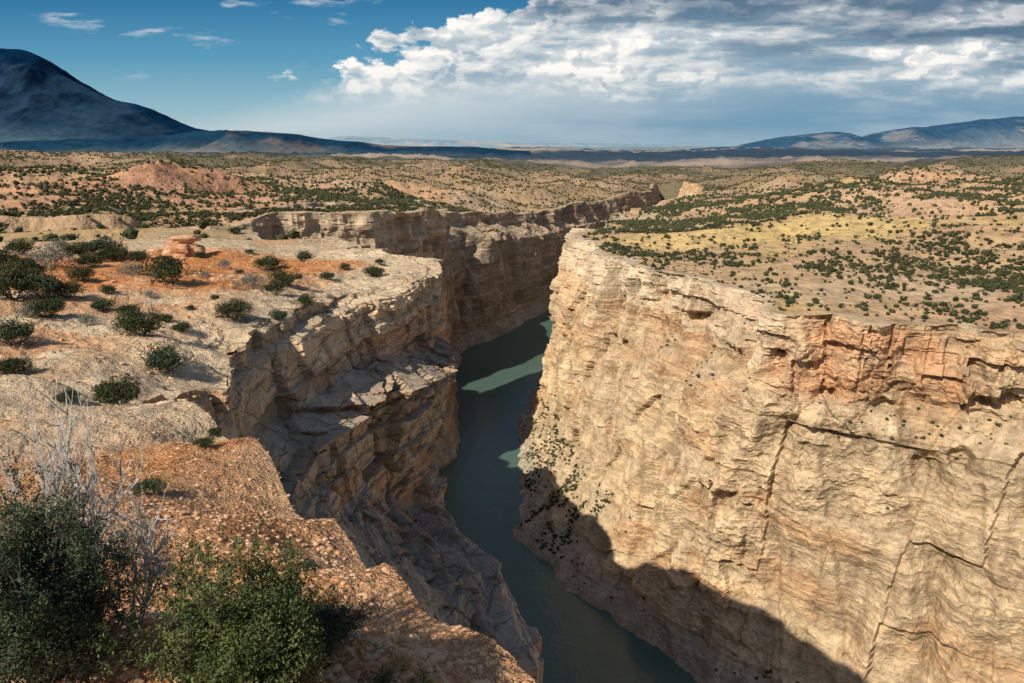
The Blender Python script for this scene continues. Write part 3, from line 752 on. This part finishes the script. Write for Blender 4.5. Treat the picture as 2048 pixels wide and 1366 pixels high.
def boulder(u,v,parts,label,seed):
    rg=np.random.default_rng(seed); p,s=hit(u,v); Vs=[];Ts=[];off=0
    for (dx,dy,dz,sx,sy,sz) in parts:
        V=IV2.copy(); V=np.sign(V)*np.abs(V)**.6
        V=V*np.array([sx,sy,sz]); n=fbm3(V[:,0].astype(F)*.9+dx,V[:,1].astype(F)*.9,V[:,2].astype(F)*2.,4,seed)+.5*steps((V[:,2]*3+.4*V[:,0]).astype(F),5,.3)+.4*cell((V[:,0]*1.2+dx).astype(F),(V[:,1]*1.2).astype(F),(V[:,2]*1.6).astype(F),4); V*=(1+.35*n)[:,None]
        a=rg.uniform(-.4,.4); V=np.stack([V[:,0]*math.cos(a)-V[:,1]*math.sin(a),V[:,0]*math.sin(a)+V[:,1]*math.cos(a),V[:,2]+V[:,0]*rg.uniform(-.15,.15)],1)
        Vs.append(V+np.array([dx,dy,dz])); Ts.append(IF2+off); off+=len(V)
    o=new_obj("boulder",mesh_np("boulder",np.concatenate(Vs),np.concatenate(Ts)),M_redrock); o.location=p
    o["label"]=label; o["category"]="boulder"; return p,s
print(boulder(180,258,[(0,0,.9,1.9,1.2,.8),(.6,.2,2.,1.6,1.,.45),(-2.4,0,.6,1.2,.9,.5),(-3.6,.3,.4,.8,.7,.4),(2,.2,.7,.8,.7,.6)],"layered reddish boulder stack on orange soil",3))
rg=np.random.default_rng(9); cx=[];
for (u,v,n) in ((405,650,60),(395,665,50),(350,668,50),(225,430,30),(410,636,40),(165,480,60),(330,600,30)):
    p,s=hit(u,v,1.5); c=p+np.column_stack([rg.normal(size=n)*.08,rg.normal(size=n)*.08,np.zeros(n)]); cx.append(c)
cx=np.concatenate(cx); tip=cx+np.column_stack([rg.normal(size=(len(cx),2))*.05,rg.uniform(.06,.14,len(cx))])
V,Fq=tubes(cx,tip,np.full(len(cx),.0025),np.full(len(cx),.0006))
o=new_obj("dry_grass",mesh_np("dry_grass",V,Fq),M_grass); o["kind"]="stuff"; o["label"]="sparse dry yellow grass tufts in gravel"; o["category"]="grass"

# ------------------------------------------------------------------ light and sky
SUN_EL=math.radians(42); sx,sy=-.69,-.72
L=math.hypot(sx,sy); sx/=L; sy/=L
d=Vector((sx*math.cos(SUN_EL),sy*math.cos(SUN_EL),math.sin(SUN_EL)))
ld=bpy.data.lights.new("sun",'SUN'); ld.energy=5.0; ld.angle=math.radians(.5); ld.color=(1,.89,.72)
lo=bpy.data.objects.new("sun",ld); scene.collection.objects.link(lo); lo.rotation_euler=d.to_track_quat('Z','Y').to_euler()
w=bpy.data.worlds.new("World"); scene.world=w; w.use_nodes=True; t=w.node_tree; t.nodes.clear(); nt=NT(t)
out=nt.n('ShaderNodeOutputWorld'); bg=nt.n('ShaderNodeBackground'); t.links.new(bg.outputs[0],out.inputs[0]); STR=.08; bg.inputs[1].default_value=STR
sky=nt.n('ShaderNodeTexSky',sky_type='NISHITA'); sky.sun_disc=False; sky.sun_elevation=SUN_EL; sky.sun_rotation=math.atan2(sx,sy)%(2*math.pi)
g=nt.n('ShaderNodeTexCoord').outputs['Generated']; sp=nt.n('ShaderNodeSeparateXYZ',{0:g})
yc=nt.m('MAXIMUM',sp.outputs[1],.08); Xs=nt.m('DIVIDE',sp.outputs[0],yc); Ys=nt.m('DIVIDE',sp.outputs[2],yc)
front=nt.mr(sp.outputs[1],.1,.35)
def vec(a,b_,c=0.): return nt.n('ShaderNodeCombineXYZ',{0:a,1:b_,2:c}).outputs[0]
k=1/STR
def K(r,g_,b_): return (r*k,g_*k,b_*k)
ramp=nt.n('ShaderNodeValToRGB',{0:nt.m('MULTIPLY',Ys,4.)}); cr=ramp.color_ramp
stops=[(0,(.46,.59,.63)),(.2,(.28,.50,.60)),(.45,(.09,.33,.51)),(.75,(.012,.17,.37)),(1,(.006,.11,.29))]
while len(cr.elements)<len(stops): cr.elements.new(.5)
for e,(p_,c_) in zip(cr.elements,stops): e.position=p_; e.color=(*c_,1)
grad=nt.mix(1.,ramp.outputs[0],(k,k,k),'MULTIPLY')
lowf=nt.m('MULTIPLY',nt.mr(Ys,.22,.6,.9,0.),front)
base=nt.mix(lowf,sky.outputs[0],grad)
fc=nt.n('ShaderNodeFloatCurve'); nt.put(fc.inputs['Value'],nt.m('MULTIPLY',Ys,4.,clamp=True))
cv=fc.mapping.curves[0]; pts=[(0,.28),(.08,.40),(.24,.62),(.42,.74),(.56,.775),(.62,.87),(.744,.975),(1,1.)]
while len(cv.points)<len(pts): cv.points.new(.5,.5)
for q,p_ in zip(cv.points,pts): q.location=p_
fc.mapping.update()
Xb=nt.m('SUBTRACT',fc.outputs[0],1.)
n0=nt.noise(vec(nt.m('MULTIPLY',Xs,5.),nt.m('MULTIPLY',Ys,11.),3.),1.,3,.5)
n1=nt.noise(vec(nt.m('MULTIPLY',Xs,24.),nt.m('MULTIPLY',Ys,42.),1.),1.,6,.62)
def bil(ox,oy,sx_,sy_,z_):
    vx=nt.m('ADD',nt.m('MULTIPLY',nt.m('ADD',Xs,ox),sx_),nt.m('MULTIPLY',n1,1.1)); vy=nt.m('ADD',nt.m('MULTIPLY',nt.m('ADD',Ys,oy),sy_),nt.m('MULTIPLY',n0,1.5))
    nd=nt.n('ShaderNodeTexVoronoi',{'Vector':vec(vx,vy,0.),'Scale':1.,'Detail':2.,'Roughness':.55,'Lacunarity':2.3},feature='F1',voronoi_dimensions='2D')
    return nd.outputs[0]
bl0=bil(0,0,18.,27.,2.); bl1=bil(-.008,.010,18.,27.,2.)
cz=nt.mr(nt.m('ADD',Ys,nt.m('MULTIPLY',nt.m('SUBTRACT',n0,.5),.08)),.045,.105)
namp=nt.m('ADD',nt.m('MULTIPLY',cz,.16),.04)
dd=nt.m('ADD',nt.m('SUBTRACT',Xs,Xb),nt.m('MULTIPLY',nt.m('SUBTRACT',n1,.5),namp))
dd=nt.m('ADD',dd,nt.m('MULTIPLY',nt.m('SUBTRACT',n0,.5),nt.m('MULTIPLY',cz,.30)))
dd=nt.m('ADD',dd,nt.m('MULTIPLY',nt.m('SUBTRACT',.50,bl0),nt.m('MULTIPLY',cz,.14)))
soft=nt.m('SUBTRACT',.34,nt.m('MULTIPLY',cz,.30))
mask=nt.mr(dd,0.,soft)
def cn_(ox,oy,sx_,sy_,z_,det=7,ro=.6): return nt.noise(vec(nt.m('MULTIPLY',nt.m('ADD',Xs,ox),sx_),nt.m('MULTIPLY',nt.m('ADD',Ys,oy),sy_),z_),1.,det,ro)
a0=cn_(0,0,12.,36.,4.,6,.58); a1=cn_(-.010,.008,12.,36.,4.,6,.58)
big=cn_(0,0,4.2,26.,9.,5,.55)
edge=nt.mr(dd,.04,.42,1.,0.)
puff=nt.m('ADD',nt.m('MULTIPLY',nt.m('SUBTRACT',bl1,bl0),2.6),.56)
strat=nt.m('ADD',nt.m('MULTIPLY',nt.m('SUBTRACT',a0,a1),3.6),.45)
pz=nt.m('MAXIMUM',edge,nt.mr(big,.50,.62),clamp=True)
pz=nt.m('MULTIPLY',pz,.85)
light=nt.m('ADD',nt.m('MULTIPLY',puff,pz),nt.m('MULTIPLY',strat,nt.m('SUBTRACT',1.,pz)),clamp=True)
light2=nt.m('ADD',nt.m('MULTIPLY',light,.74),nt.m('ADD',nt.m('MULTIPLY',edge,.38),nt.m('MULTIPLY',nt.m('SUBTRACT',big,.54),3.2)),clamp=True)
dark=nt.mr(nt.m('ADD',nt.m('ADD',nt.m('MULTIPLY',Xs,.42),nt.m('MULTIPLY',Ys,4.)),nt.m('MULTIPLY',nt.m('SUBTRACT',big,.5),-1.)),.60,.93)
lit=nt.mix(dark,K(1.0,.97,.92),K(.44,.49,.55)); shd=nt.mix(dark,K(.34,.45,.54),K(.11,.19,.28))
cum=nt.mix(light2,shd,lit)
veil=nt.mix(nt.mr(dd,.05,.9),K(.64,.71,.73),K(.18,.34,.47))
veil=nt.mix(nt.m('MULTIPLY',nt.mr(big,.42,.66),.4),veil,K(.50,.58,.63))
veil=nt.mix(nt.mr(Ys,0.,.03,.5,0.),veil,K(.40,.52,.58))
cc=nt.mix(cz,veil,cum)
gap=nt.m('MULTIPLY',nt.mr(nt.m('ADD',big,nt.m('MULTIPLY',a0,.4)),.54,.64,1.,0.),nt.m('MULTIPLY',cz,nt.mr(dd,.15,.4,0.,.5)))
cc=nt.mix(gap,cc,K(.17,.32,.46))
c=nt.mix(nt.m('MULTIPLY',mask,nt.m('MULTIPLY',front,nt.mr(Ys,.3,.7,1.,0.))),base,cc)
wn=cn_(0,0,6.,30.,14.,6); wm=nt.m('MULTIPLY',nt.mr(wn,.58,.72,0.,.85),nt.mr(Ys,.07,.13))
c=nt.mix(nt.m('MULTIPLY',wm,front),c,nt.mix(mask,K(.72,.76,.80),cc))
t.links.new(c,bg.inputs[0])
scene.view_settings.view_transform='Standard'; scene.view_settings.look='None'; scene.view_settings.exposure=0
print("done",time.time()-T0)
